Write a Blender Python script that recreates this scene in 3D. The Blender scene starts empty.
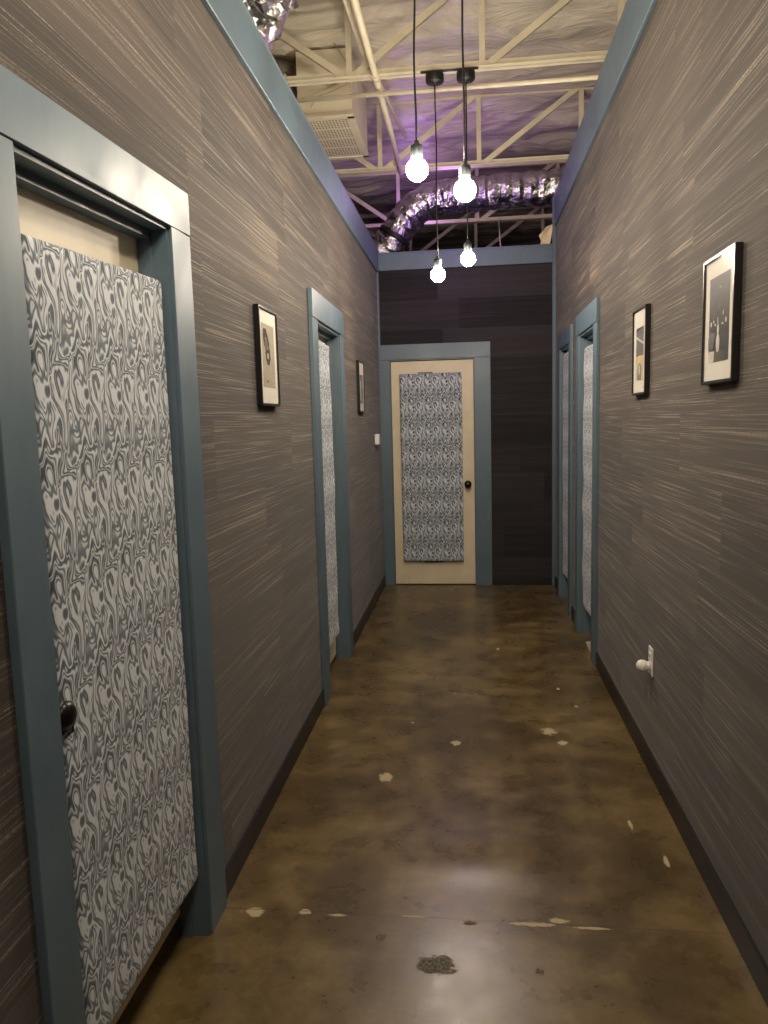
import bpy, bmesh, math, random
from mathutils import Vector, Matrix, noise
random.seed(7)
PI = math.pi
S = bpy.context.scene
COL = S.collection

# ------------------------------------------------------------------ measures (metres)
XL, XR, YE = -0.788, 0.729, 6.574      # corridor faces: left, right, end
TH = 0.14                               # wall thickness
YB = -2.6                               # corridor start behind the viewer
ZL, ZR, ZE = 2.935, 3.288, 2.895        # tops of left / right / end walls
BASE_H = 0.09

# ------------------------------------------------------------------ material helpers
def new_mat(name):
    m = bpy.data.materials.new(name); m.use_nodes = True
    nt = m.node_tree; nt.nodes.clear()
    out = nt.nodes.new('ShaderNodeOutputMaterial')
    p = nt.nodes.new('ShaderNodeBsdfPrincipled')
    nt.links.new(p.outputs[0], out.inputs[0])
    return m, nt, p

class G:
    """small node-graph helper"""
    def __init__(s, nt): s.nt = nt
    def n(s, t, **k):
        a = s.nt.nodes.new(t)
        for q, v in k.items(): setattr(a, q, v)
        return a
    def put(s, sock, v):
        if v is None: return
        if hasattr(v, 'is_linked') or hasattr(v, 'links'): s.nt.links.new(v, sock)
        else: sock.default_value = v
    def m(s, op, a, b=None, c=None, clamp=False):
        x = s.n('ShaderNodeMath', operation=op, use_clamp=clamp)
        s.put(x.inputs[0], a); s.put(x.inputs[1], b); s.put(x.inputs[2], c)
        return x.outputs[0]
    def obj(s):
        t = s.n('ShaderNodeTexCoord'); x = s.n('ShaderNodeSeparateXYZ')
        s.nt.links.new(t.outputs['Object'], x.inputs[0]); return t.outputs['Object'], x.outputs
    def xyz(s, a, b, c):
        x = s.n('ShaderNodeCombineXYZ'); s.put(x.inputs[0], a); s.put(x.inputs[1], b); s.put(x.inputs[2], c); return x.outputs[0]
    def noise(s, vec, scale=5, detail=3, rough=.5, w=None, dist=0):
        x = s.n('ShaderNodeTexNoise')
        if w is not None: x.noise_dimensions = '4D'; s.put(x.inputs['W'], w)
        s.put(x.inputs['Vector'], vec)
        x.inputs['Scale'].default_value = scale; x.inputs['Detail'].default_value = detail
        x.inputs['Roughness'].default_value = rough; x.inputs['Distortion'].default_value = dist
        return x.outputs['Fac'], x.outputs['Color']
    def ramp(s, f, stops, interp='LINEAR'):
        x = s.n('ShaderNodeValToRGB'); x.color_ramp.interpolation = interp; s.put(x.inputs[0], f)
        e = x.color_ramp.elements
        while len(e) < len(stops): e.new(.5)
        for a, (p, c) in zip(e, stops):
            a.position = p; a.color = tuple(c) + (1,) if not isinstance(c, (int, float)) else (c, c, c, 1)
        return x.outputs[0]
    def mix(s, f, a, b, blend='MIX'):
        x = s.n('ShaderNodeMix', data_type='RGBA', blend_type=blend)
        s.put(x.inputs[0], f)
        for sock, v in ((x.inputs[6], a), (x.inputs[7], b)):
            if isinstance(v, tuple) and len(v) == 3: v = v + (1,)
            s.put(sock, v)
        return x.outputs[2]
    def bump(s, h, strength, dist, p):
        x = s.n('ShaderNodeBump'); x.inputs['Strength'].default_value = strength
        x.inputs['Distance'].default_value = dist; s.put(x.inputs['Height'], h)
        s.nt.links.new(x.outputs[0], p.inputs['Normal'])

def plain(name, col, rough=.5, metal=0, nscale=20, var=.12, bump=0, coat=0, spec=.5):
    m, nt, p = new_mat(name); g = G(nt); o, _ = g.obj()
    f, _c = g.noise(o, nscale, 4, .6)
    a = tuple(c * (1 - var) for c in col); b = tuple(min(1, c * (1 + var)) for c in col)
    nt.links.new(g.ramp(f, [(.3, a), (.7, b)]), p.inputs['Base Color'])
    p.inputs['Roughness'].default_value = rough; p.inputs['Metallic'].default_value = metal
    p.inputs['Specular IOR Level'].default_value = spec
    p.inputs['Coat Weight'].default_value = coat
    if bump: g.bump(f, bump, .002, p)
    return m

def carpet_wall(name, dark, light, gain=1.0):
    m, nt, p = new_mat(name); g = G(nt); o, c = g.obj()
    u = g.m('ADD', c[0], c[1]); v = c[2]
    row = g.m('FLOOR', g.m('MULTIPLY', v, 4.0))
    w1 = g.n('ShaderNodeTexWhiteNoise', noise_dimensions='1D'); g.put(w1.inputs['W'], row)
    uu = g.m('ADD', g.m('MULTIPLY', u, 1.0), w1.outputs['Value'])
    colm = g.m('FLOOR', uu)
    w2 = g.n('ShaderNodeTexWhiteNoise', noise_dimensions='2D'); g.put(w2.inputs['Vector'], g.xyz(row, colm, 0))
    rid = w2.outputs['Value']
    off = g.m('MULTIPLY', rid, 37.0)
    fine, _ = g.noise(g.xyz(g.m('MULTIPLY', u, 1.8), g.m('MULTIPLY', v, 240.0), off), 1, 2, .55)
    band, _ = g.noise(g.xyz(g.m('MULTIPLY', u, .9), g.m('MULTIPLY', v, 26.0), g.m('ADD', off, 9.)), 1, 3, .6)
    grain, _ = g.noise(g.xyz(g.m('MULTIPLY', u, 110.0), g.m('MULTIPLY', v, 240.0), 0.), 1, 2, .6)
    line = g.m('MULTIPLY', g.m('SUBTRACT', fine, .5), 4.2, clamp=True)
    line = g.m('MULTIPLY', line, g.m('ADD', g.m('MULTIPLY', g.m('SUBTRACT', band, .38), 4.5, clamp=True), .12))
    line = g.m('MULTIPLY', line, g.m('MULTIPLY', g.m('SUBTRACT', grain, .30), 3.0, clamp=True), clamp=True)
    base = g.m('ADD', g.m('MULTIPLY', g.m('ADD', g.m('MULTIPLY', rid, .8), .55), g.m('ADD', g.m('MULTIPLY', band, .6), .7)), 0)
    cb = g.mix(1.0, dark, (1, 1, 1), 'MULTIPLY')
    x = g.n('ShaderNodeVectorMath', operation='SCALE'); g.put(x.inputs[0], cb); g.put(x.inputs['Scale'], base)
    res = g.mix(line, x.outputs[0], light)
    nt.links.new(res, p.inputs['Base Color'])
    p.inputs['Roughness'].default_value = .8
    p.inputs['Specular IOR Level'].default_value = .25
    p.inputs['Sheen Weight'].default_value = .12; p.inputs['Sheen Roughness'].default_value = .5
    # plank seams + ribs as relief
    fr = g.m('FRACT', uu); fz = g.m('FRACT', g.m('MULTIPLY', v, 4.0))
    seam = g.m('MULTIPLY', g.m('GREATER_THAN', fr, .004), g.m('GREATER_THAN', fz, .012))
    g.bump(g.m('ADD', g.m('MULTIPLY', seam, .5), fine), .35, .004, p)
    return m

def swirl_fabric(name):
    m, nt, p = new_mat(name); g = G(nt); o, c = g.obj()
    u = g.m('ADD', c[0], c[1]); v = c[2]
    th = g.m('MULTIPLY', u, 2 * PI / .145); ph = g.m('MULTIPLY', v, 2 * PI / .215)
    def per(a, b, kx, kz, offs):
        return (g.xyz(g.m('MULTIPLY', g.m('COSINE', a), kx), g.m('MULTIPLY', g.m('SINE', a), kx),
                      g.m('ADD', g.m('MULTIPLY', g.m('COSINE', b), kz), offs)), g.m('MULTIPLY', g.m('SINE', b), kz))
    v1, w1 = per(th, ph, .50, .36, 3.1)
    f1, c1 = g.noise(v1, 1.5, 0.0, .5, w=w1)
    sep = g.n('ShaderNodeSeparateXYZ'); g.put(sep.inputs[0], c1)
    a2 = g.m('ADD', th, g.m('MULTIPLY', g.m('SUBTRACT', sep.outputs[0], .5), 7.5))
    b2 = g.m('ADD', ph, g.m('MULTIPLY', g.m('SUBTRACT', sep.outputs[1], .5), 9.0))
    v2, w2 = per(a2, b2, .52, .30, 7.7)
    f2, _ = g.noise(v2, 1.3, 0.0, .5, w=w2)
    s = g.m('SINE', g.m('MULTIPLY', f2, 42.0))
    s = g.m('ADD', g.m('MULTIPLY', s, .5), .5)
    s2 = g.m('SINE', g.m('MULTIPLY', f2, 17.0))
    t = g.m('ADD', g.m('MULTIPLY', s, .72), g.m('MULTIPLY', g.m('ADD', g.m('MULTIPLY', s2, .5), .5), .28))
    col = g.ramp(t, [(.07, (.040, .058, .082)), (.30, (.11, .135, .165)), (.55, (.27, .30, .335)), (.84, (.58, .61, .65))])
    nt.links.new(col, p.inputs['Base Color'])
    p.inputs['Roughness'].default_value = .75; p.inputs['Specular IOR Level'].default_value = .3
    p.inputs['Sheen Weight'].default_value = .15
    wv, _ = g.noise(o, 9, 3, .6)
    g.bump(wv, .35, .01, p)
    return m

def concrete_floor(name):
    m, nt, p = new_mat(name); g = G(nt); o, c = g.obj()
    a, _ = g.noise(o, 1.6, 6, .62, dist=.1); b, _ = g.noise(o, 6, 4, .6, dist=0); d, _ = g.noise(o, 45, 4, .7)
    f = g.m('ADD', g.m('MULTIPLY', a, .55), g.m('ADD', g.m('MULTIPLY', b, .33), g.m('MULTIPLY', d, .12)))
    col = g.ramp(f, [(.32, (.034, .021, .008)), (.47, (.078, .051, .019)), (.54, (.125, .085, .033)), (.64, (.20, .145, .066))])
    warp, _ = g.noise(o, 24, 4, .7)
    wv = g.m('MULTIPLY', g.m('SUBTRACT', warp, .5), 2.6)
    def blob(x, y, rx, ry, soft=.25):
        dx = g.m('DIVIDE', g.m('SUBTRACT', c[0], x), rx); dy = g.m('DIVIDE', g.m('SUBTRACT', c[1], y), ry)
        r = g.m('SQRT', g.m('ADD', g.m('MULTIPLY', dx, dx), g.m('MULTIPLY', dy, dy)))
        r = g.m('ADD', r, wv)
        return g.m('DIVIDE', g.m('SUBTRACT', 1.0, r), soft, clamp=True)
    pale = None
    for q in [(-.672, 2.05, .038, .024), (-.519, 2.057, .018, .012), (.348, 3.43, .040, .038), (.40, 3.31, .02, .03), (-.088, 3.279, .024, .03), (-.42, 2.05, .03, .006),
              (-.37, 2.93, .03, .04), (.56, 2.62, .008, .04), (.46, 4.0, .010, .018), (.17, 2.055, .07, .010), (-.18, 2.062, .05, .006), (.33, 2.05, .05, .006), (.24, 2.075, .03, .012), (.52, 3.75, .012, .014),
              (-.10, 3.9, .008, .01), (-.3, 3.5, .007, .009), (.63, 2.4, .008, .035), (.16, 4.7, .012, .02)]:
        k = blob(*q); pale = k if pale is None else g.m('MAXIMUM', pale, k)
    col = g.mix(g.m('MULTIPLY', pale, .72), col, (.46, .37, .23))
    dk = None
    for q in [(-.106, 1.867, .050, .036), (.168, 1.864, .014, .014), (-.277, 1.965, .014, .013), (-.02, 2.045, .022, .008)]:
        k = blob(*q); dk = k if dk is None else g.m('MAXIMUM', dk, k)
    sp, _ = g.noise(o, 120, 3, .7)
    dcol = g.ramp(sp, [(.42, (.012, .009, .006)), (.62, (.16, .13, .09))])
    col = g.mix(g.m('MULTIPLY', dk, .95), col, dcol)
    # control joint across the corridor
    cr = g.m('ABSOLUTE', g.m('ADD', g.m('SUBTRACT', c[1], 2.06), g.m('MULTIPLY', g.m('SUBTRACT', b, .5), .03)))
    crk = g.m('MULTIPLY', g.m('LESS_THAN', cr, .0022), .55)
    col = g.mix(crk, col, (.02, .014, .008))
    nt.links.new(col, p.inputs['Base Color'])
    r = g.ramp(b, [(.3, .24), (.7, .36)])
    r2 = g.m('ADD', r, g.m('MULTIPLY', g.m('ADD', dk, pale, clamp=True), .4))
    nt.links.new(r2, p.inputs['Roughness'])
    p.inputs['Specular IOR Level'].default_value = .5
    h = g.m('SUBTRACT', g.m('ADD', g.m('MULTIPLY', a, 1.2), g.m('MULTIPLY', b, .2)), g.m('MULTIPLY', g.m('ADD', dk, g.m('MULTIPLY', crk, .6)), .6))
    gx = g.m('DIVIDE', g.m('SUBTRACT', c[0], .10), .28); gy = g.m('DIVIDE', g.m('SUBTRACT', c[1], 2.33), .09)
    ridge = g.m('MULTIPLY', g.m('EXPONENT', g.m('MULTIPLY', g.m('MULTIPLY', gx, gx), -1.0)), g.m('EXPONENT', g.m('MULTIPLY', g.m('MULTIPLY', gy, gy), -1.0)))
    h = g.m('ADD', h, g.m('MULTIPLY', ridge, 4.0))
    g.bump(h, .3, .006, p)
    return m

def film_mat(name):
    m, nt, p = new_mat(name); g = G(nt); o, c = g.obj()
    a, _ = g.noise(g.xyz(g.m('MULTIPLY', c[0], 1.5), g.m('MULTIPLY', c[1], 4.5), c[2]), 1.3, 5, .6, dist=1.5)
    col = g.ramp(a, [(.3, (.50, .45, .36)), (.7, (.76, .69, .56))])
    nt.links.new(col, p.inputs['Base Color'])
    p.inputs['Roughness'].default_value = .26; p.inputs['Specular IOR Level'].default_value = .6
    g.bump(a, .8, .05, p)
    return m

def foil_mat(name):
    m, nt, p = new_mat(name); g = G(nt); o, c = g.obj()
    a, _ = g.noise(o, 16, 4, .6, dist=1.2)
    nt.links.new(g.ramp(a, [(.3, (.55, .54, .53)), (.7, (.8, .79, .77))]), p.inputs['Base Color'])
    p.inputs['Metallic'].default_value = 1; p.inputs['Roughness'].default_value = .22
    g.bump(a, .7, .02, p)
    return m

def emit_mat(name, col, strength):
    m = bpy.data.materials.new(name); m.use_nodes = True; nt = m.node_tree; nt.nodes.clear()
    out = nt.nodes.new('ShaderNodeOutputMaterial'); e = nt.nodes.new('ShaderNodeEmission')
    e.inputs[0].default_value = tuple(col) + (1,); e.inputs[1].default_value = strength
    nt.links.new(e.outputs[0], out.inputs[0]); return m

def pane_mat(name):
    m = bpy.data.materials.new(name); m.use_nodes = True; nt = m.node_tree; nt.nodes.clear()
    out = nt.nodes.new('ShaderNodeOutputMaterial'); t = nt.nodes.new('ShaderNodeBsdfTransparent')
    gl = nt.nodes.new('ShaderNodeBsdfGlossy'); gl.inputs['Roughness'].default_value = .06
    fr = nt.nodes.new('ShaderNodeFresnel'); fr.inputs[0].default_value = 1.45
    mx = nt.nodes.new('ShaderNodeMixShader')
    ge = nt.nodes.new('ShaderNodeNewGeometry'); iv = nt.nodes.new('ShaderNodeMath'); iv.operation = 'SUBTRACT'; iv.inputs[0].default_value = 1
    nt.links.new(ge.outputs['Backfacing'], iv.inputs[1]); ml = nt.nodes.new('ShaderNodeMath'); ml.operation = 'MULTIPLY'
    nt.links.new(fr.outputs[0], ml.inputs[0]); nt.links.new(iv.outputs[0], ml.inputs[1]); nt.links.new(ml.outputs[0], mx.inputs[0]); nt.links.new(t.outputs[0], mx.inputs[1]); nt.links.new(gl.outputs[0], mx.inputs[2])
    nt.links.new(mx.outputs[0], out.inputs[0]); return m

def blue_paint(name):
    m, nt, p = new_mat(name); g = G(nt); o, c = g.obj()
    a, _ = g.noise(o, 6, 5, .65, dist=.6); b, _ = g.noise(g.xyz(c[0], c[1], g.m('MULTIPLY', c[2], .25)), 40, 3, .6)
    f = g.m('ADD', g.m('MULTIPLY', a, .7), g.m('MULTIPLY', b, .3))
    nt.links.new(g.ramp(f, [(.3, (.076, .119, .155)), (.72, (.106, .156, .194))]), p.inputs['Base Color'])
    nt.links.new(g.ramp(a, [(.3, .40), (.7, .56)]), p.inputs['Roughness'])
    p.inputs['Specular IOR Level'].default_value = .6
    g.bump(b, .15, .002, p)
    return m

def slab_mat(name, col):
    m, nt, p = new_mat(name); g = G(nt); o, c = g.obj()
    a, _ = g.noise(o, 5, 4, .6); 
    hi = tuple(min(1, x * 1.08) for x in col); lo = tuple(x * .9 for x in col)
    colr = g.ramp(a, [(.3, lo), (.7, hi)])
    nt.links.new(colr, p.inputs['Base Color']); p.inputs['Roughness'].default_value = .5
    return m

M = dict(
    carpet=carpet_wall('carpet_plank_wall', (.042, .0315, .0245), (.35, .285, .225)),
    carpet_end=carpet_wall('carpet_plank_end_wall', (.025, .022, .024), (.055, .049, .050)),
    fabric=swirl_fabric('swirl_print_fabric'),
    floor=concrete_floor('stained_concrete'),
    film=film_mat('insulation_film'), foil=foil_mat('duct_foil'),
    blue=blue_paint('slate_blue_paint'),
    cream=slab_mat('cream_door_paint', (.66, .57, .41)),
    brown=plain('bare_door_edge', (.15, .10, .065), .6, var=.3),
    steel=plain('cream_steel_paint', (.74, .67, .50), .45, nscale=8, var=.1),
    duct=plain('cream_duct_paint', (.70, .63, .47), .5, nscale=5, var=.1),
    rubber=plain('black_baseboard', (.012, .011, .011), .4, nscale=15),
    black=plain('black_frame_lacquer', (.010, .009, .009), .28, nscale=30),
    cord=plain('black_cord', (.008, .008, .008), .5),
    socket=plain('dark_grey_socket', (.03, .035, .04), .35),
    white=plain('white_plastic', (.78, .76, .72), .35, var=.03),
    slot=plain('dark_slot', (.05, .045, .04), .6),
    matb=plain('cream_mat_board', (.80, .77, .69), .8, nscale=60, var=.03),
    hole=plain('grille_hole', (.10, .085, .06), .8),
    drywall=plain('unpainted_partition', (.10, .09, .085), .9, nscale=3),
    shell=plain('warehouse_wall', (.16, .14, .13), .85, nscale=1.5, var=.2),
    knob=plain('aged_black_metal', (.02, .017, .015), .3, .7),
    bulb=emit_mat('glowing_bulb', (1.0, .86, .68), 105),
    pane=pane_mat('picture_pane'),
    paper=plain('cream_scrap', (.75, .62, .36), .8),
    wedge=plain('pale_wood_wedge', (.78, .70, .56), .6),
    ink_sepia=plain('sepia_paper', (.42, .37, .29), .8, nscale=30),
    ink_dark=plain('sepia_ink', (.055, .042, .035), .8, nscale=60, var=.4),
    ink_brown=plain('sepia_wash', (.15, .12, .09), .8, nscale=50, var=.4),
    ph_dark=plain('photo_dark', (.030, .025, .025), .5, nscale=25, var=.6),
    ph_black=plain('photo_black', (.012, .010, .010), .5, nscale=25),
    ph_grey=plain('photo_grey', (.14, .125, .12), .5, nscale=30, var=.3),
    ph_light=plain('photo_light', (.62, .58, .52), .5, nscale=30),
    ph_cream=plain('photo_cream', (.66, .52, .28), .5, nscale=20),
    ph_blue=plain('photo_blue', (.10, .13, .17), .5, nscale=20, var=.3),
)

# ------------------------------------------------------------------ mesh helpers (world coordinates)
def add_box(bm, x0, x1, y0, y1, z0, z1, bevel=0, seg=2, mi=0):
    r = bmesh.ops.create_cube(bm, size=1)
    vs = r['verts']
    for v in vs:
        v.co = Vector((x0 + (v.co.x + .5) * (x1 - x0), y0 + (v.co.y + .5) * (y1 - y0), z0 + (v.co.z + .5) * (z1 - z0)))
    fs = list({f for v in vs for f in v.link_faces})
    for f in fs: f.material_index = mi
    if bevel:
        es = list({e for v in vs for e in v.link_edges})
        bmesh.ops.bevel(bm, geom=es, offset=bevel, segments=seg, affect='EDGES', profile=.5)
    return bm

def add_tube(bm, pts, r, n=10, caps=True, smooth=True):
    pts = [Vector(p) for p in pts]; rings = []; prev = None
    for i, p in enumerate(pts):
        t = (pts[min(i + 1, len(pts) - 1)] - pts[max(i - 1, 0)]).normalized()
        a = prev if prev is not None else (Vector((0, 0, 1)) if abs(t.z) < .9 else Vector((1, 0, 0)))
        s = t.cross(a).normalized(); a = s.cross(t).normalized(); prev = a
        rr = r[i] if isinstance(r, (list, tuple)) else r
        rings.append([bm.verts.new(p + (s * math.cos(2 * PI * k / n) + a * math.sin(2 * PI * k / n)) * rr) for k in range(n)])
    for i in range(len(rings) - 1):
        for k in range(n):
            f = bm.faces.new((rings[i][k], rings[i][(k + 1) % n], rings[i + 1][(k + 1) % n], rings[i + 1][k])); f.smooth = smooth
    if caps:
        bm.faces.new(rings[0][::-1]); bm.faces.new(rings[-1])
    return bm

def add_lathe(bm, prof, origin, axis=(0, 0, 1), n=24):
    ax = Vector(axis).normalized(); t = Vector((1, 0, 0)) if abs(ax.x) < .9 else Vector((0, 1, 0))
    s = ax.cross(t).normalized(); a = s.cross(ax).normalized(); o = Vector(origin); rings = []
    for (r, h) in prof:
        if r < 1e-6: rings.append([bm.verts.new(o + ax * h)])
        else: rings.append([bm.verts.new(o + ax * h + (s * math.cos(2 * PI * k / n) + a * math.sin(2 * PI * k / n)) * r) for k in range(n)])
    for A, B in zip(rings, rings[1:]):
        for k in range(n):
            k2 = (k + 1) % n
            if len(A) == 1: f = bm.faces.new((A[0], B[k2], B[k]))
            elif len(B) == 1: f = bm.faces.new((A[k], A[k2], B[0]))
            else: f = bm.faces.new((A[k], A[k2], B[k2], B[k]))
            f.smooth = True
    return bm

def obj(name, bm, mat, parent=None, origin=None):
    bmesh.ops.recalc_face_normals(bm, faces=bm.faces[:])
    me = bpy.data.meshes.new(name)
    if parent is not None:
        w = Vector((0, 0, 0)); p = parent
        while p is not None: w += p.location; p = p.parent
        bm.transform(Matrix.Translation(-w))
    elif origin is not None:
        bm.transform(Matrix.Translation(-Vector(origin)))
    bm.to_mesh(me); bm.free()
    for mm in (mat if isinstance(mat, (list, tuple)) else [mat]): me.materials.append(mm)
    o = bpy.data.objects.new(name, me); COL.objects.link(o)
    if parent is not None: o.parent = parent
    elif origin is not None: o.location = origin
    return o

def thing(name, label, cat, loc, group=None):
    o = bpy.data.objects.new(name, None); COL.objects.link(o); o.location = loc; o.empty_display_size = .05
    o['label'] = label; o['category'] = cat
    if group: o['group'] = group
    return o
def tag(o, label, cat, group=None):
    o['label'] = label; o['category'] = cat
    if group: o['group'] = group
    return o
def struct(o, label=None, cat=None):
    o['kind'] = 'structure'
    if label: o['label'] = label
    if cat: o['category'] = cat
    return o
def sroot(name, loc, label, cat):
    o = bpy.data.objects.new(name, None); COL.objects.link(o); o.location = loc; o.empty_display_size = .05
    return struct(o, label, cat)
NB = bmesh.new

# ------------------------------------------------------------------ shell
DL1 = (1.257, 1.94); DL2 = (3.83, 4.49)           # door openings, left wall
DR1 = (4.50, 5.09); DR2 = (5.585, 6.14)           # right wall
DE = (-0.695, 0.040)                              # end wall
ZD = 2.0

bm = NB(); add_box(bm, -5, 5, YB - .5, 12.5, -.12, 0)
struct(obj('floor', bm, M['floor']), 'glossy brown stained concrete floor with chips and a pitted spot', 'floor')

def side_wall(name, xa, xb, top, doors, lab):
    bm = NB(); y = YB
    for a, b in doors:
        add_box(bm, xa, xb, y, a, 0, top); add_box(bm, xa, xb, a, b, ZD, top); y = b
    add_box(bm, xa, xb, y, YE + TH, 0, top)
    bmesh.ops.remove_doubles(bm, verts=bm.verts[:], dist=1e-4)
    return struct(obj(name, bm, M['carpet']), lab, 'wall')
side_wall('wall_left', XL - TH, XL, ZL, [DL1, DL2], 'left corridor wall clad in dark brown streaked carpet planks')
side_wall('wall_right', XR, XR + TH, ZR, [DR1, DR2], 'right corridor wall clad in dark brown streaked carpet planks')
bm = NB()
add_box(bm, XL, DE[0], YE, YE + TH, 0, ZE); add_box(bm, DE[1], XR, YE, YE + TH, 0, ZE)
add_box(bm, DE[0], DE[1], YE, YE + TH, ZD, ZE)
bmesh.ops.remove_doubles(bm, verts=bm.verts[:], dist=1e-4)
struct(obj('wall_end', bm, M['carpet_end']), 'dark end wall of the corridor around the far door', 'wall')

# warehouse shell beyond the partitions
bm = NB(); add_box(bm, -5.12, -5, YB - .5, 12.5, 0, 4.35); struct(obj('wall_outer_left', bm, M['shell']))
bm = NB(); add_box(bm, 5, 5.12, YB - .5, 12.5, 0, 4.35); struct(obj('wall_outer_right', bm, M['shell']))
bm = NB(); add_box(bm, -5, 5, 12.5, 12.62, 0, 4.35); struct(obj('wall_outer_far', bm, M['shell']))
bm = NB(); add_box(bm, -5, 5, YB - .62, YB - .5, 0, 4.35); struct(obj('wall_behind', bm, M['shell']))

# ceiling: roof deck behind sagging plastic film over the insulation
bm = NB()
nx, ny = 150, 330
vs = {}
for i in range(nx + 1):
    for j in range(ny + 1):
        x = -5 + 10 * i / nx; y = YB - .5 + (12.5 - YB + .5) * j / ny
        ph = ((y - 4.6) / 1.52) % 1.0
        sag = -.07 * math.sin(PI * ph)
        w = noise.noise(Vector((x * 1.1, y * 3.3, 0))) * .05 + noise.noise(Vector((x * 2.5 + 7, y * 8, 3))) * .022
        rid = (1 - abs(noise.noise(Vector((x * 1.3 + .5 * y, y * 3.0 - .7 * x, 5))))) ** 6 * .04
        z = 3.945 + sag + (w - rid) * (.35 + .65 * math.sin(PI * ph))
        vs[i, j] = bm.verts.new((x, y, z))
for i in range(nx):
    for j in range(ny):
        f = bm.faces.new((vs[i, j], vs[i, j + 1], vs[i + 1, j + 1], vs[i + 1, j])); f.smooth = True
o = obj('ceiling', bm, M['film'])
struct(o, 'pale plastic film sagging below the roof insulation', 'ceiling')
bm = NB(); add_box(bm, -5, 5, YB - .5, 12.5, 4.26, 4.35); struct(obj('ceiling_deck', bm, M['shell']))

# blue trims along wall tops and corners
def trim(name, lab, *boxes, mat='blue'):
    bm = NB()
    for b in boxes: add_box(bm, *b, bevel=.002, seg=1)
    return struct(obj(name, bm, M[mat]), lab, 'trim')
trim('trim_1', 'slate blue board capping the left wall', (XL, XL + .018, YB, YE - .018, 2.745, ZL), (XL - TH, XL + .018, YB, YE - .018, ZL, ZL + .012))
trim('trim_2', 'slate blue board capping the taller right wall', (XR - .018, XR, YB, YE - .018, 3.045, ZR), (XR - .018, XR + TH, YB, YE - .018, ZR, ZR + .012))
trim('trim_3', 'slate blue board capping the end wall', (XL + .019, XR - .031, YE - .018, YE, 2.757, ZE), (XL + .019, XR - .031, YE - .018, YE + TH, ZE, ZE + .012))
trim('trim_4', 'narrow blue corner strip left of the far door', (XL, XL + .018, YE - .018, YE, 0, ZE))
trim('trim_5', 'narrow blue corner strip at the right end corner', (XR - .03, XR, YE - .018, YE, 0, ZR))

# baseboards
CW, CT = .13, .02
def base(name, lab, segs):
    bm = NB()
    for s in segs: add_box(bm, *s, bevel=.002, seg=1)
    return struct(obj(name, bm, M['rubber']), lab, 'baseboard')
base('baseboard_left', 'black baseboard on the left wall', [(XL, XL + .01, a, b, 0, BASE_H) for a, b in ((YB, DL1[0] - CW), (DL1[1] + CW, DL2[0] - CW), (DL2[1] + CW, YE - .018))])
base('baseboard_right', 'black baseboard on the right wall', [(XR - .01, XR, a, b, 0, BASE_H) for a, b in ((YB, DR1[0] - CW), (DR1[1] + CW, DR2[0] - CW), (DR2[1] + .10, YE - .018))])
base('baseboard_end', 'dark baseboard on the end wall right of the door', [(DE[1] + .14, XR - .03, YE - .01, YE, 0, .07)])

# ------------------------------------------------------------------ doors and casings
def side_casing(idx, side, dy, zt, near_w, far_w, lab):
    """side=-1 left wall, +1 right wall"""
    X = XL if side < 0 else XR
    s = -side                                   # direction into the corridor
    def bx(bm, d0, d1, *r, **k):                # d = distance into the corridor from the wall face
        a, b = X + s * d0, X + s * d1
        return add_box(bm, min(a, b), max(a, b), *r, **k)
    root = sroot('trim_%d' % idx, (X, (dy[0] + dy[1]) / 2, 0), lab, 'door trim')
    b = NB(); bx(b, 0, CT, dy[0] - near_w, dy[0], 0, ZD, bevel=.002, seg=1); obj('side_casing', b, M['blue'], root)
    b = NB(); bx(b, 0, CT, dy[1], dy[1] + far_w, 0, ZD, bevel=.002, seg=1); obj('side_casing', b, M['blue'], root)
    b = NB(); bx(b, 0, CT + .002, dy[0] - near_w, dy[1] + far_w, ZD + .001, zt, bevel=.002, seg=1); obj('head_casing', b, M['blue'], root)
    b = NB()
    for y0, y1 in ((dy[0], dy[0] + .012), (dy[1] - .012, dy[1])): bx(b, -TH, CT * .5, y0, y1, 0, ZD - .012)
    bx(b, -TH, CT * .5, dy[0], dy[1], ZD - .012, ZD)
    obj('jamb', b, M['blue'], root)
    b = NB()
    for y0, y1 in ((dy[0] + .012, dy[0] + .022), (dy[1] - .022, dy[1] - .012)): bx(b, -.066, -.032, y0, y1, 0, ZD - .022)
    bx(b, -.066, -.032, dy[0] + .012, dy[1] - .012, ZD - .034, ZD - .012)
    obj('door_stop', b, M['blue'], root)

def side_door(idx, side, dy, mat, knob, lab, zbot=.03):
    X = XL if side < 0 else XR; s = -side
    b = NB(); a0, a1 = X - s * .068, X - s * .108
    add_box(b, min(a0, a1), max(a0, a1), dy[0] + .015, dy[1] - .015, zbot, ZD - .018, bevel=.002, seg=1)
    d = obj('door_%d' % idx, b, M[mat], origin=(a0, dy[0], zbot)); struct(d, lab, 'door')
    if knob:
        b = NB(); add_lathe(b, [(.0, 0), (.030, 0), (.030, .006), (.012, .010), (.011, .036), (.022, .042), (.029, .054), (.028, .070), (.016, .079), (0, .081)], (a0, knob[0], knob[1]), (s, 0, 0))
        obj('door_knob', b, M['knob'], d)
    return d
side_casing(6, -1, DL1, 2.115, .105, .132, 'slate blue casing around the nearest left door')
side_casing(7, -1, DL2, 2.140, .135, .13, 'slate blue casing around the farther left door')
side_casing(8, 1, DR1, 2.135, .12, .12, 'slate blue casing around the nearer right door')
side_casing(9, 1, DR2, 2.120, .115, .10, 'slate blue casing around the farther right door')
side_door(1, -1, DL1, 'cream', (1.312, .925), 'cream door recessed behind the large swirl panel on the near left', .068)
side_door(2, -1, DL2, 'cream', None, 'recessed left door farther down the corridor')
side_door(3, 1, DR1, 'blue', None, 'blue recessed door nearer on the right')
side_door(4, 1, DR2, 'blue', None, 'blue recessed door at the far right')
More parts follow.
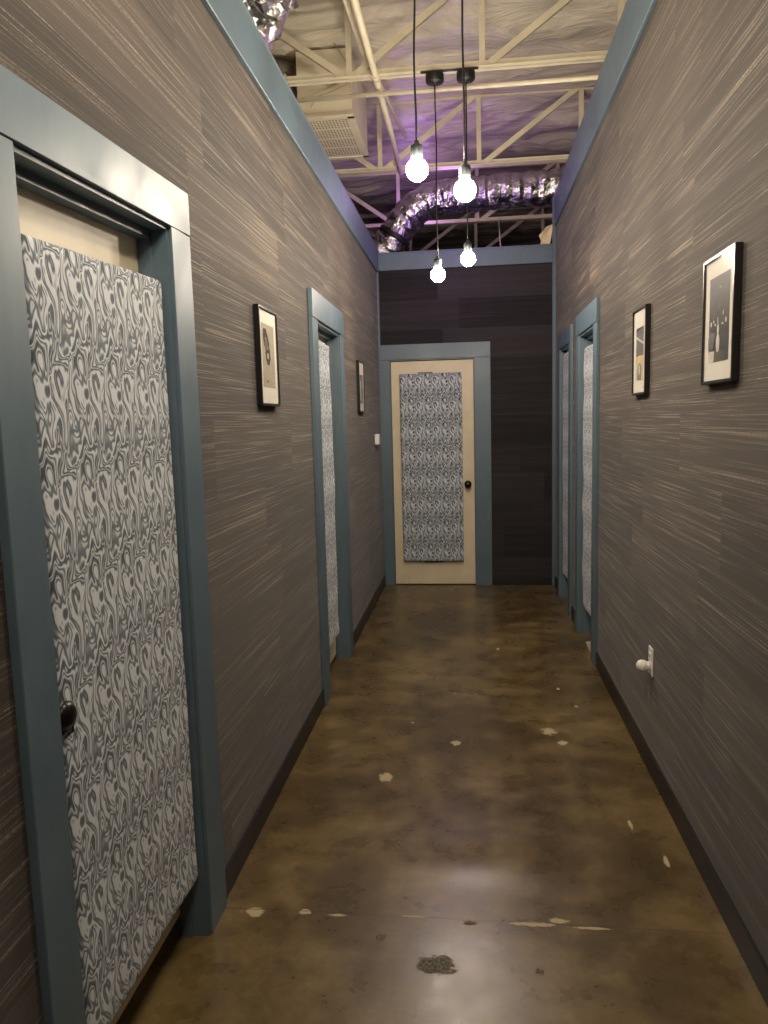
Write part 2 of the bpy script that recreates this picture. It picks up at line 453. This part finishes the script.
# end door
def sag_near(o):
    # the nearest door and its casing hang slightly low towards the viewer
    for v in o.data.vertices:
        w = v.co + o.location + (o.parent.location if o.parent else Vector((0, 0, 0)))
        if w.z > 1.0: v.co.z -= max(0.0, 1.94 - w.y) * .044 * min(1.0, w.z - 1.0)
for o in bpy.data.objects:
    if o.type == 'MESH' and ((o.parent and o.parent.name == 'trim_6') or o.name == 'door_1'): sag_near(o)
root = sroot('trim_10', (-.3, YE, 0), 'slate blue casing around the far cream door', 'door trim')
xo0, xo1 = DE
b = NB(); add_box(b, xo0 - .078, xo0, YE - CT, YE, 0, ZD, bevel=.002, seg=1); obj('side_casing', b, M['blue'], root)
b = NB(); add_box(b, xo1, xo1 + .138, YE - CT, YE, 0, ZD, bevel=.002, seg=1); obj('side_casing', b, M['blue'], root)
b = NB(); add_box(b, xo0 - .078, xo1 + .138, YE - CT - .002, YE, ZD + .001, 2.13, bevel=.002, seg=1); obj('head_casing', b, M['blue'], root)
b = NB()
add_box(b, xo0, xo0 + .006, YE - .01, YE + TH, 0, ZD - .008); add_box(b, xo1 - .006, xo1, YE - .01, YE + TH, 0, ZD - .008)
add_box(b, xo0, xo1, YE - .01, YE + TH, ZD - .008, ZD); obj('jamb', b, M['blue'], root)
b = NB(); add_box(b, xo0 + .009, xo1 - .009, YE + .012, YE + .052, .008, ZD - .014, bevel=.002, seg=1)
de = struct(obj('door_5', b, M['cream'], origin=(xo0, YE + .012, 0)), 'cream door closing the far end of the corridor', 'door')
b = NB(); add_lathe(b, [(0, 0), (.032, 0), (.032, .006), (.013, .010), (.012, .035), (.024, .040), (.030, .052), (.027, .066), (.014, .073), (0, .074)], (-.027, YE + .012, .905), (0, -1, 0))
obj('door_knob', b, M['knob'], de)

# ------------------------------------------------------------------ fabric panels
def puffy(x0, x1, y0, y1, z0, z1, thin, seed, notch=None, soft=.012, wr=.003):
    """upholstered board; thin = axis of thickness, front face wrinkled a little"""
    bm = NB(); add_box(bm, x0, x1, y0, y1, z0, z1, bevel=soft, seg=3)
    for ax, lo, hi, step in ((0, x0, x1, .05), (1, y0, y1, .05), (2, z0, z1, .06)):
        k = max(1, int((hi - lo) / step))
        for q in range(1, k):
            co = [0, 0, 0]; no = [0, 0, 0]; co[ax] = lo + (hi - lo) * q / k; no[ax] = 1
            bmesh.ops.bisect_plane(bm, geom=bm.verts[:] + bm.edges[:] + bm.faces[:], plane_co=co, plane_no=no)
    for v in bm.verts:
        n = Vector((noise.noise(v.co * 5 + Vector((seed, 0, 0))), noise.noise(v.co * 5 + Vector((0, seed, 4))), noise.noise(v.co * 6 + Vector((9, 0, seed)))))
        v.co += n * wr
    for f in bm.faces: f.smooth = True
    return bm

t = thing('acoustic_panel', 'tall swirl-print fabric panel on the nearest left door, largest of all', 'wall panel', (XL - .066, 1.6, .19), 'swirl-print fabric panels on the doors')
bm = puffy(XL - .0665, XL - .003, 1.288, 1.917, .190, 1.858, 0, 3.0)
# cut a small notch for the knob at the latch edge
kill = []
for zz in (.893, .957):
    bmesh.ops.bisect_plane(bm, geom=bm.verts[:] + bm.edges[:] + bm.faces[:], plane_co=(0, 0, zz), plane_no=(0, 0, 1))
bmesh.ops.bisect_plane(bm, geom=bm.verts[:] + bm.edges[:] + bm.faces[:], plane_co=(0, 1.336, 0), plane_no=(0, 1, 0))
for f in bm.faces:
    c = f.calc_center_median()
    if c.y < 1.336 and .893 < c.z < .957: kill.append(f)
bmesh.ops.delete(bm, geom=kill, context='FACES')
add_box(bm, XL - .066, XL - .008, 1.334, 1.340, .890, .960)
add_box(bm, XL - .066, XL - .010, 1.292, 1.340, .954, .960); add_box(bm, XL - .066, XL - .010, 1.292, 1.340, .890, .896)
for v in bm.verts: v.co.z -= (1.917 - v.co.y) * .042 * max(0, v.co.z - .19) / 1.67
obj('fabric_cover', bm, M['fabric'], t)
bm = NB(); add_box(bm, XL - .0675, XL - .050, 1.30, 1.91, .168, .190); o = obj('backing_board', bm, M['brown'], t); o['label'] = 'bare brown lower edge'

t = thing('acoustic_panel', 'swirl-print fabric panel on the second left door between the two left pictures', 'wall panel', (XL - .066, 4.1, .2), 'swirl-print fabric panels on the doors')
obj('fabric_cover', puffy(XL - .067, XL - .010, 3.86, 4.30, .215, 1.915, 0, 5.0, wr=.006), M['fabric'], t)
bm = NB(); add_box(bm, XL - .0675, XL - .050, 3.87, 4.29, .195, .218); obj('backing_board', bm, M['brown'], t)

t = thing('acoustic_panel', 'puffy pale fabric panel on the nearer right door, seen edge-on', 'wall panel', (XR + .066, 4.76, .2), 'swirl-print fabric panels on the doors')
obj('fabric_cover', puffy(XR + .004, XR + .067, 4.52, 5.035, .20, 1.915, 0, 7.0, soft=.03, wr=.010), M['fabric'], t)
t = thing('acoustic_panel', 'narrow fabric panel on the farthest right door, next to the end wall', 'wall panel', (XR + .066, 5.83, .2), 'swirl-print fabric panels on the doors')
obj('fabric_cover', puffy(XR + .004, XR + .067, 5.605, 6.10, .20, 1.965, 0, 9.0, soft=.02, wr=.007), M['fabric'], t)

t = thing('acoustic_panel', 'swirl-print fabric panel centred on the cream door at the corridor end', 'wall panel', (-.34, YE + .012, .225), 'swirl-print fabric panels on the doors')
obj('fabric_cover', puffy(-.607, -.071, YE - .036, YE + .011, .225, 1.878, 1, 2.0, soft=.008, wr=.003), M['fabric'], t)
bm = NB(); add_box(bm, -.45, -.32, YE - .030, YE + .011, 1.872, 1.888, bevel=.004); obj('hanging_clip', bm, M['ph_blue'], t)
bm = NB(); add_box(bm, -.42, -.26, YE - .02, YE + .008, .214, .226); obj('bottom_clip', bm, M['rubber'], t)

# pale wedge at the foot of the nearer right door
bm = NB()
x0, x1, ya, yb = XR + .004, XR + .045, 4.515, 4.84
co = [(x0, ya, 0), (x1, ya, 0), (x1, yb, 0), (x0, yb, 0), (x0, ya, .105), (x1, ya, .105), (x1, yb, .012), (x0, yb, .012)]
v = [bm.verts.new(c) for c in co]
for f in ((0, 3, 2, 1), (4, 5, 6, 7), (0, 1, 5, 4), (1, 2, 6, 5), (2, 3, 7, 6), (3, 0, 4, 7)): bm.faces.new([v[i] for i in f])
bmesh.ops.bevel(bm, geom=bm.edges[:], offset=.002, segments=2, affect='EDGES')
tag(obj('door_wedge', bm, M['wedge'], origin=(x0, ya, 0)), 'pale wedge on the floor at the foot of the nearer right door', 'door wedge')

# ------------------------------------------------------------------ framed pictures
def picture(side, y0, y1, z0, z1, label, shapes, inset=(.045, .055, .075)):
    """shapes: list of (kind, args, material) in print coordinates 0..1 (u to the viewer's right, v up)"""
    X = XL if side < 0 else XR; s = -side
    root = thing('framed_picture', label, 'picture', (X, (y0 + y1) / 2, (z0 + z1) / 2), 'black framed pictures along the corridor')
    def bx(bm, d0, d1, *r, **k):
        a, b_ = X + s * d0, X + s * d1
        return add_box(bm, min(a, b_), max(a, b_), *r, **k)
    fw, dep = .010, .022
    b = NB()
    bx(b, .001, dep, y0, y0 + fw, z0, z1, bevel=.0015, seg=1); bx(b, .001, dep, y1 - fw, y1, z0, z1, bevel=.0015, seg=1)
    bx(b, .001, dep, y0 + fw, y1 - fw, z0, z0 + fw, bevel=.0015, seg=1); bx(b, .001, dep, y0 + fw, y1 - fw, z1 - fw, z1, bevel=.0015, seg=1)
    obj('frame', b, M['black'], root)
    b = NB(); bx(b, .004, .015, y0 + fw, y1 - fw, z0 + fw, z1 - fw); obj('mat_board', b, M['matb'], root)
    # print
    mi, mb, mt = inset
    py0, py1, pz0, pz1 = y0 + fw + mi, y1 - fw - mi, z0 + fw + mb, z1 - fw - mt
    mats = []; b = NB()
    def idx(m):
        if m not in mats: mats.append(m)
        return mats.index(m)
    def P(u, v, d):
        y = (py0 + (py1 - py0) * u) if side < 0 else (py1 - (py1 - py0) * u)
        return (X + s * d, y, pz0 + (pz1 - pz0) * v)
    for n, (kind, args, m) in enumerate(shapes):
        d = .0155 + n * .0001
        if kind == 'r': u0, v0, u1, v1 = args; pts = [(u0, v0), (u1, v0), (u1, v1), (u0, v1)]
        elif kind == 'e':
            cu, cv, ru, rv = args; pts = [(cu + ru * math.cos(a * PI / 8), cv + rv * math.sin(a * PI / 8)) for a in range(16)]
        else: pts = args
        f = b.faces.new([b.verts.new(P(u, v, d)) for u, v in pts]); f.material_index = idx(m)
    me_m = [M[m] for m in mats]
    # keep face direction towards the corridor
    for f in b.faces:
        f.normal_update()
        if f.normal.x * s < 0: f.normal_flip()
    me = bpy.data.meshes.new('print'); b.transform(Matrix.Translation(-root.location)); b.to_mesh(me); b.free()
    for m in me_m: me.materials.append(m)
    o = bpy.data.objects.new('print', me); COL.objects.link(o); o.parent = root
    b = NB(); bx(b, .0180, .0200, y0 + fw - .001, y1 - fw + .001, z0 + fw - .001, z1 - fw + .001); obj('glass_pane', b, M['pane'], root)
    return root
picture(-1, 2.730, 2.995, 1.548, 1.918, 'black framed sepia sketch of a face on the near left wall', [
    ('r', (0, 0, 1, 1), 'ink_sepia'),
    ('p', [(.18, .62), (.10, .80), (.16, .92), (.34, .93), (.48, .84), (.60, .70), (.58, .56), (.50, .62), (.42, .74), (.30, .80), (.26, .70)], 'ink_dark'),
    ('e', (.34, .66, .12, .11), 'ink_brown'),
    ('p', [(.24, .56), (.40, .60), (.62, .62), (.66, .46), (.56, .36), (.40, .36), (.28, .44)], 'ink_dark'),
    ('e', (.45, .50, .08, .05), 'ink_sepia'),
    ('p', [(.20, .10), (.46, .12), (.34, .07)], 'ink_brown')], (.035, .06, .05))
picture(-1, 5.225, 5.475, 1.545, 1.905, 'small black framed print with a narrow grey image, farthest on the left wall', [
    ('r', (0, 0, 1, 1), 'ph_grey'), ('r', (.1, .1, .5, .8), 'ph_light'), ('e', (.6, .5, .2, .3), 'ink_brown')], (.05, .05, .085))
picture(1, 2.150, 2.425, 1.562, 1.928, 'black framed dark night photograph nearest on the right wall', [
    ('r', (0, 0, 1, 1), 'ph_dark'),
    ('r', (.0, .60, 1, 1), 'ph_dark'), ('p', [(0, 0), (.95, 0), (1, .35), (.7, .42), (.4, .40), (.1, .34), (0, .36)], 'ph_black'),
    ('p', [(0, 0), (.28, .0), (.30, .13), (.06, .14), (0, .10)], 'ph_light'),
    ('e', (.47, .22, .09, .11), 'ph_light'), ('e', (.47, .38, .05, .06), 'ph_light'),
    ('e', (.12, .46, .04, .03), 'ph_light'), ('e', (.25, .48, .03, .02), 'ph_light'), ('e', (.33, .44, .04, .015), 'ph_light'),
    ('e', (.72, .55, .02, .03), 'ph_light'), ('e', (.86, .46, .04, .03), 'ph_light'), ('e', (.70, .43, .05, .012), 'ph_light'),
    ('r', (.45, .44, .48, .52), 'ph_light'), ('e', (.55, .86, .02, .01), 'ph_light'), ('r', (.52, .60, .54, .68), 'ph_grey'),
    ('p', [(.0, .15), (.25, .17), (.36, .34), (.10, .36), (0, .30)], 'ph_grey')], (.040, .052, .050))
picture(1, 3.178, 3.425, 1.560, 1.920, 'black framed photo with a cream band and blue figure, second on the right wall', [
    ('r', (0, 0, 1, 1), 'ph_grey'), ('p', [(0, .86), (1, .70), (1, .66), (0, .81)], 'ph_light'), ('p', [(0, .92), (1, 1), (0, 1)], 'ph_dark'),
    ('r', (0, .50, 1, .66), 'ph_grey'), ('r', (0, .0, 1, .47), 'ph_cream'), ('r', (0, .47, 1, .50), 'ph_dark'),
    ('p', [(.2, .02), (.75, .0), (.80, .24), (.60, .33), (.38, .32), (.22, .22)], 'ph_blue'), ('e', (.5, .2, .1, .1), 'ph_light')], (.045, .05, .07))

# ------------------------------------------------------------------ small wall devices
root = thing('wall_outlet', 'white double outlet plate low on the right wall', 'outlet', (XR, 3.065, .47))
b = NB(); add_box(b, XR - .006, XR - .0005, 3.030, 3.100, .412, .528, bevel=.002); obj('cover_plate', b, M['white'], root)
for zc in (.492, .450):
    b = NB(); add_box(b, XR - .009, XR - .006, 3.048, 3.082, zc - .014, zc + .014, bevel=.001, seg=1); r_ = obj('receptacle', b, M['white'], root)
    b = NB()
    for yy in (3.058, 3.071): add_box(b, XR - .0095, XR - .0088, yy, yy + .003, zc - .005, zc + .007)
    obj('slot', b, M['slot'], r_)
root = thing('night_light', 'round white plug-in night light in the right wall outlet', 'night light', (XR - .0096, 3.065, .450))
b = NB(); add_lathe(b, [(0, 0), (.017, 0), (.018, .010), (.015, .016)], (XR - .0088, 3.065, .450), (-1, 0, 0)); obj('plug_body', b, M['white'], root)
b = NB(); add_lathe(b, [(.014, .008), (.020, .014), (.0245, .024), (.025, .034), (.020, .045), (.010, .052), (0, .054)], (XR - .0088, 3.065, .450), (-1, 0, 0)); obj('globe', b, M['white'], root)

root = thing('wall_sensor', 'small white sensor box on the left wall beside the far door', 'sensor', (XL, 6.16, 1.325))
b = NB(); add_box(b, XL + .0005, XL + .040, 6.12, 6.20, 1.283, 1.372, bevel=.008, seg=3); obj('housing', b, M['white'], root)
b = NB(); add_box(b, XL + .012, XL + .026, 6.1185, 6.1205, 1.300, 1.355); o = obj('vent_slot', b, M['matb'], root)

# ------------------------------------------------------------------ steel joists
def joist_root(y, zb, label):
    root = thing('roof_joist', label, 'joist', (-.68, y, zb), 'cream open-web roof joists')
    ztop = zb + .54
    b = NB()
    for dy in (-.036, .006): add_box(b, -4.9, 4.9, y + dy, y + dy + .030, zb, zb + .006); 
    for dy in (-.008, .002): add_box(b, -4.9, 4.9, y + dy, y + dy + .006, zb, zb + .040)
    obj('bottom_chord', b, M['steel'], root)
    b = NB()
    for dy in (-.036, .006): add_box(b, -4.9, 4.9, y + dy, y + dy + .030, ztop - .006, ztop)
    for dy in (-.008, .002): add_box(b, -4.9, 4.9, y + dy, y + dy + .006, ztop - .04, ztop)
    obj('top_chord', b, M['steel'], root)
    p = .772; xc = -.68
    k = -5
    while k <= 7:
        x = xc + k * p
        if -4.8 < x < 4.8:
            b = NB(); add_box(b, x - .017, x + .017, y - .014, y + .014, zb + .004, ztop - .004); obj('vertical_web', b, M['steel'], root)
        # diagonals rise away from the middle node
        d = 1 if k >= 0 else -1
        x0, x1 = (x, x + p) if k >= 0 else (x + p, x)
        if max(x0, x1) < 4.85 and min(x0, x1) > -4.85:
            b = NB(); A = Vector((x0 + .04 * d, y, zb + .02)); B = Vector((x1 - .02 * d, y, ztop - .02))
            L = (B - A).length; ang = math.atan2(B.z - A.z, B.x - A.x)
            add_box(b, 0, L, -.014, .014, -.019, .019)
            b.transform(Matrix.Translation(A) @ Matrix.Rotation(-ang, 4, 'Y')); obj('diagonal_web', b, M['steel'], root)
        k += 1
    return root
for y, zb, lab in ((4.6, 3.475, 'cream steel roof joist nearest in view, carrying the two black lamp canopies'),
                   (6.12, 3.425, 'second cream steel roof joist, just before the end wall'),
                   (7.65, 3.385, 'third cream steel roof joist, seen low above the end wall'),
                   (9.17, 3.385, 'farthest cream steel roof joist, deep in the dark beyond the end wall'),
                   (3.08, 3.50, 'cream steel roof joist above the front pair of lamps, out of the picture'),
                   (1.56, 3.50, 'cream steel roof joist above the viewer, out of the picture')):
    joist_root(y, zb, lab)

# sprinkler pipe just below / in front of the first joist
b = NB(); add_tube(b, [(-1.35, 4.66, 3.405), (4.6, 4.66, 3.40)], .013, 12); 
root = thing('ceiling_pipe', 'thin cream pipe running across just below the nearest joist', 'pipe', (0, 4.66, 3.41))
obj('pipe', b, M['steel'], root)
b = NB()
for x in (-1.10, -1.07, 1.5):
    b = NB(); add_tube(b, [(x, 4.66, 3.411), (x + .018, 4.66, 3.411)], .018, 12); obj('pipe_fitting', b, M['steel'], root)
b = NB(); add_tube(b, [(1.55, 4.66, 3.42), (1.55, 4.66, 3.50), (1.55, 4.63, 3.50)], .004, 8); obj('pipe_hanger', b, M['steel'], root)
root = thing('ceiling_pipe', 'cream pipe running lengthwise under the joists beside the vent box', 'pipe', (-.535, 4, 3.452), None)
b = NB(); add_tube(b, [(-.520, 1.2, 3.447), (-.517, 5.3, 3.447), (-.517, 6.085, 3.40)], .019, 14); obj('pipe', b, M['steel'], root)
for yy in (2.6, 4.5, 4.72):
    b = NB(); add_tube(b, [(-.519, yy, 3.447), (-.519, yy + .05, 3.447)], .025, 14); obj('pipe_fitting', b, M['steel'], root)
root = thing('ceiling_pipe', 'thinner cream pipe slanting up past the nearest joist', 'pipe', (-.57, 4, 3.6))
b = NB(); add_tube(b, [(-.62, 2.6, 3.56), (-.585, 4.45, 3.56), (-.560, 5.0, 3.64), (-.46, 6.0, 3.62)], .012, 12); obj('pipe', b, M['steel'], root)

# ------------------------------------------------------------------ supply box with perforated grille
root = thing('air_vent_box', 'tall cream air vent box with perforated grille underneath, above the left wall', 'vent', (-.87, 5.03, 3.43))
bx0, bx1, by0, by1, bz = -1.09, -.735, 5.02, 5.78, 3.43
b = NB(); add_box(b, bx0, bx1, by0, by1, bz + .012, 3.85, bevel=.003, seg=1); obj('housing', b, M['duct'], root)
b = NB()
add_box(b, bx0 - .012, bx1 + .012, by0 - .012, by0 + .03, bz, bz + .014); add_box(b, bx0 - .012, bx1 + .012, by1 - .03, by1 + .012, bz, bz + .014)
add_box(b, bx0 - .012, bx0 + .03, by0, by1, bz, bz + .014); add_box(b, bx1 - .03, bx1 + .012, by0, by1, bz, bz + .014)
obj('grille_frame', b, M['duct'], root)
b = NB(); add_box(b, bx0 + .03, bx1 - .03, by0 + .03, by1 - .03, bz + .006, bz + .012, mi=0)
for i in range(13):
    for j in range(24):
        if j % 6 == 5: continue
        x = bx0 + .05 + i * .0213; y = by0 + .055 + j * .0285
        v = [b.verts.new((x + .006 * math.cos(a * PI / 3), y + .009 * math.sin(a * PI / 3), bz + .0055)) for a in range(6)]
        f = b.faces.new(v); f.material_index = 1
o = obj('grille', b, [M['duct'], M['hole']], root); o['label'] = 'perforated face'
b = NB(); add_tube(b, [(-1.0, 5.014, 3.50), (-.96, 5.010, 3.56), (-.86, 5.008, 3.585), (-.77, 5.008, 3.62), (-.738, 5.012, 3.66)], .0025, 6); obj('wire', b, M['ink_sepia'], root)
b = NB(); add_tube(b, [(-1.09, 5.013, 4.02), (-.96, 5.008, 3.98), (-.84, 5.008, 3.88), (-.76, 5.008, 3.76), (-.738, 5.012, 3.68)], .0025, 6); obj('wire', b, M['ink_sepia'], root)

root = thing('air_duct', 'plain cream duct riser behind the foil duct at the upper left', 'duct', (-1.4, 5.4, 0))
b = NB(); add_box(b, -1.62, -1.175, 5.10, 5.70, 0.0, 3.76, bevel=.003, seg=1); obj('housing', b, M['duct'], root)
b = NB(); add_box(b, -1.632, -1.165, 5.09, 5.71, 3.62, 3.65, bevel=.003, seg=1); obj('flange', b, M['duct'], root)

# ------------------------------------------------------------------ foil flex ducts
def flex(name, label, pts, r, seed, crinkle=.02, ends=(), straps=()):
    root = thing(name, label, 'duct', pts[0])
    P = [Vector(p) for p in pts]; path = []
    for i in range(len(P) - 1):                       # Catmull-Rom
        p0, p1, p2, p3 = P[max(i - 1, 0)], P[i], P[i + 1], P[min(i + 2, len(P) - 1)]
        n = max(3, int((p2 - p1).length / .03))
        for k in range(n):
            t = k / n
            path.append(.5 * ((2 * p1) + (-p0 + p2) * t + (2 * p0 - 5 * p1 + 4 * p2 - p3) * t * t + (-p0 + 3 * p1 - 3 * p2 + p3) * t ** 3))
    path.append(P[-1])
    bm = NB(); rr = [r * (1 + .05 * math.sin(i * 1.9)) for i in range(len(path))]
    add_tube(bm, path, rr, 36, caps=True, smooth=False)
    for v in bm.verts:
        n = noise.noise(v.co * 9 + Vector((seed, 0, 0))) + .6 * noise.noise(v.co * 22 + Vector((0, seed, 0)))
        v.co += Vector((noise.noise(v.co * 11 + Vector((0, seed, 3))), n, noise.noise(v.co * 12 + Vector((seed, 5, 0))))) * crinkle
    obj('foil_sleeve', bm, M['foil'], root)
    for (a, b_) in straps:
        bm = NB(); add_tube(bm, [a, b_], .006, 8); obj('hanger_strap', bm, M['steel'], root)
    for e in ends:
        bm = NB(); a = path[e]; b_ = path[e + 1] if e >= 0 else path[e - 1]
        d = (b_ - a).normalized() * .02
        add_tube(bm, [a - d, a + d], r * 1.06, 28); obj('clamp_band', bm, M['cord'], root)
    return root
flex('flexible_duct', 'crumpled silver foil duct at the upper left above the wall', [(-1.75, 3.82, 2.80), (-1.50, 3.82, 3.04), (-1.22, 3.80, 3.37), (-1.05, 3.70, 3.54), (-.98, 3.45, 3.57), (-.98, 2.6, 3.57)], .24, 1.3, .04)
flex('flexible_duct', 'long foil duct crossing above the end wall and bending down at its left', [(2.6, 6.95, 3.52), (1.6, 6.92, 3.50), (.8, 6.9, 3.46), (.1, 6.9, 3.44), (-.32, 6.92, 3.42), (-.55, 6.93, 3.27), (-.72, 6.95, 3.05), (-.95, 7.0, 2.82)], .145, 4.1, .014, ends=(-14,))
flex('flexible_duct', 'low foil duct lying just behind the top of the end wall', [(2.2, 7.35, 2.98), (1.0, 7.3, 2.97), (.3, 7.25, 2.94), (-.3, 7.3, 2.86), (-1.2, 7.4, 2.75)], .10, 6.6, .025, straps=[((1.0, 7.3, 3.05), (1.0, 7.64, 3.40)), ((.3, 7.25, 3.03), (.3, 7.64, 3.40))])

# scrap of insulation facing on top of the end wall
b = NB()
pts = [(.60, 2.907), (.685, 2.907), (.70, 3.00), (.712, 3.085), (.655, 3.07), (.63, 3.03), (.595, 3.00), (.615, 2.96)]
lo = [b.verts.new((x, 6.64 + .02 * math.sin(i * 2.1), z)) for i, (x, z) in enumerate(pts)]
f = b.faces.new(lo); r = bmesh.ops.extrude_face_region(b, geom=[f])
for v in [q for q in r['geom'] if isinstance(q, bmesh.types.BMVert)]: v.co.y += .015
tag(obj('cardboard_scrap', b, M['paper'], origin=(.65, 6.64, 2.907)), 'torn yellowish scrap standing on the end wall at its right corner', 'scrap')

# ------------------------------------------------------------------ pendant lamps
def pendant(x, y, zb, ztop, label, wob, group='bare bulb pendant lamps'):
    root = thing('pendant_lamp', label, 'lamp', (x, y, ztop), group)
    b = NB(); add_lathe(b, [(0, .0), (.050, 0), (.053, -.004), (.053, -.040), (.047, -.048), (.008, -.050), (.007, -.060), (0, -.060)], (x, y, ztop)); obj('canopy', b, M['cord'], root)
    zs = zb + .048 + .055
    n = 14; pts = []
    for i in range(n + 1):
        t = i / n; a = math.sin(t * PI) * wob
        pts.append((x + a * math.sin(t * 9 + x * 9) * .8, y + a * .4 * math.cos(t * 7), (ztop - .03) * (1 - t) + zs * t))
    b = NB(); add_tube(b, pts, .0040, 8); obj('cord', b, M['cord'], root)
    b = NB(); add_lathe(b, [(0, .060), (.008, .058), (.012, .045), (.022, .040), (.024, .030), (.024, .0), (.020, -.006), (0, -.006)], (x, y, zs - .055 + .002)); obj('lamp_socket', b, M['socket'], root)
    b = NB()
    prof = [(0, -.043)] + [(.043 * math.cos(a), .043 * math.sin(a)) for a in [math.radians(d) for d in range(-80, 56, 9)]] + [(.018, .042), (.016, .050), (0, .050)]
    add_lathe(b, prof, (x, y, zb), n=32); obj('light_bulb', b, M['bulb'], root)
    return root
# ztop at the underside of the joist chord
pendant(-.195, 3.05, 2.450, 3.499, 'pendant lamp with lit bare bulb, front left of the four', .006)
pendant(-.010, 3.05, 2.362, 3.499, 'pendant lamp with lit bare bulb, front right of the four', .003)
pendant(-.180, 4.565, 2.330, 3.450, 'lit bare bulb on a long cord, back left of the four, lowest in the picture', .004)
pendant(-.002, 4.565, 2.413, 3.450, 'lit bare bulb on a long cord, back right of the four', .001)
for yy, nm in ((1.53, 'above the viewer'), (0.0, 'behind the viewer')):
    pendant(-.195, yy, 2.80, 3.55 if yy == 0 else 3.499, 'left pendant lamp of the pair ' + nm, .004, 'unseen pendant lamps')
    pendant(-.010, yy, 2.72, 3.55 if yy == 0 else 3.499, 'right pendant lamp of the pair ' + nm, .004, 'unseen pendant lamps')
root = thing('lamp_mounting_bar', 'thin dark bar joining the two back lamp canopies', 'bracket', (-.09, 4.565, 3.457))
b = NB(); add_tube(b, [(-.26, 4.565, 3.464), (.07, 4.565, 3.464)], .007, 8); obj('rod', b, M['socket'], root)

# ------------------------------------------------------------------ lights: purple glow that spills over the end of the corridor
def point(name, loc, col, e, r=.05):
    l = bpy.data.lights.new(name, 'POINT'); l.color = col; l.energy = e; l.shadow_soft_size = r
    o = bpy.data.objects.new(name, l); o.location = loc; COL.objects.link(o); return o
point('unseen_purple_light', (-.12, 6.30, 3.30), (.60, .30, 1.0), 1.5, .15)
point('unseen_purple_light', (-.14, 6.02, 2.66), (.66, .30, 1.0), 1.0, .18)  # added in mid-corridor to tint the upper end wall; no fixture hangs there
point('unseen_purple_light', (-.5, 7.4, 3.5), (.60, .30, 1.0), 1.5, .15)

w = bpy.data.worlds.new('World'); S.world = w; w.use_nodes = True
w.node_tree.nodes['Background'].inputs[0].default_value = (.02, .02, .022, 1)
w.node_tree.nodes['Background'].inputs[1].default_value = .3

# ------------------------------------------------------------------ camera (fitted)
F, YAW, PIT, ROL, H = 744.0416, .1178, .1222, -.0265, 1.48
f = Vector((-math.sin(YAW) * math.cos(PIT), math.cos(YAW) * math.cos(PIT), -math.sin(PIT)))
r = Vector((math.cos(YAW), math.sin(YAW), 0)); u = r.cross(f)
r2 = r * math.cos(ROL) + u * math.sin(ROL); u2 = -r * math.sin(ROL) + u * math.cos(ROL)
cam = bpy.data.cameras.new('camera'); co = bpy.data.objects.new('camera', cam); COL.objects.link(co)
mat = Matrix((r2, u2, -f)).transposed().to_4x4(); mat.translation = Vector((0, 0, H)); co.matrix_world = mat
cam.sensor_fit = 'HORIZONTAL'; cam.sensor_width = 36; cam.lens = F / 768 * 36; cam.clip_start = .02
S.camera = co

S.view_settings.view_transform = 'Standard'; S.view_settings.look = 'None'
S.view_settings.gamma = 1; S.view_settings.use_curve_mapping = False
S.view_settings.exposure = 1.87
S.cycles.max_bounces = 8; S.cycles.diffuse_bounces = 4
S.cycles.sample_clamp_indirect = 4
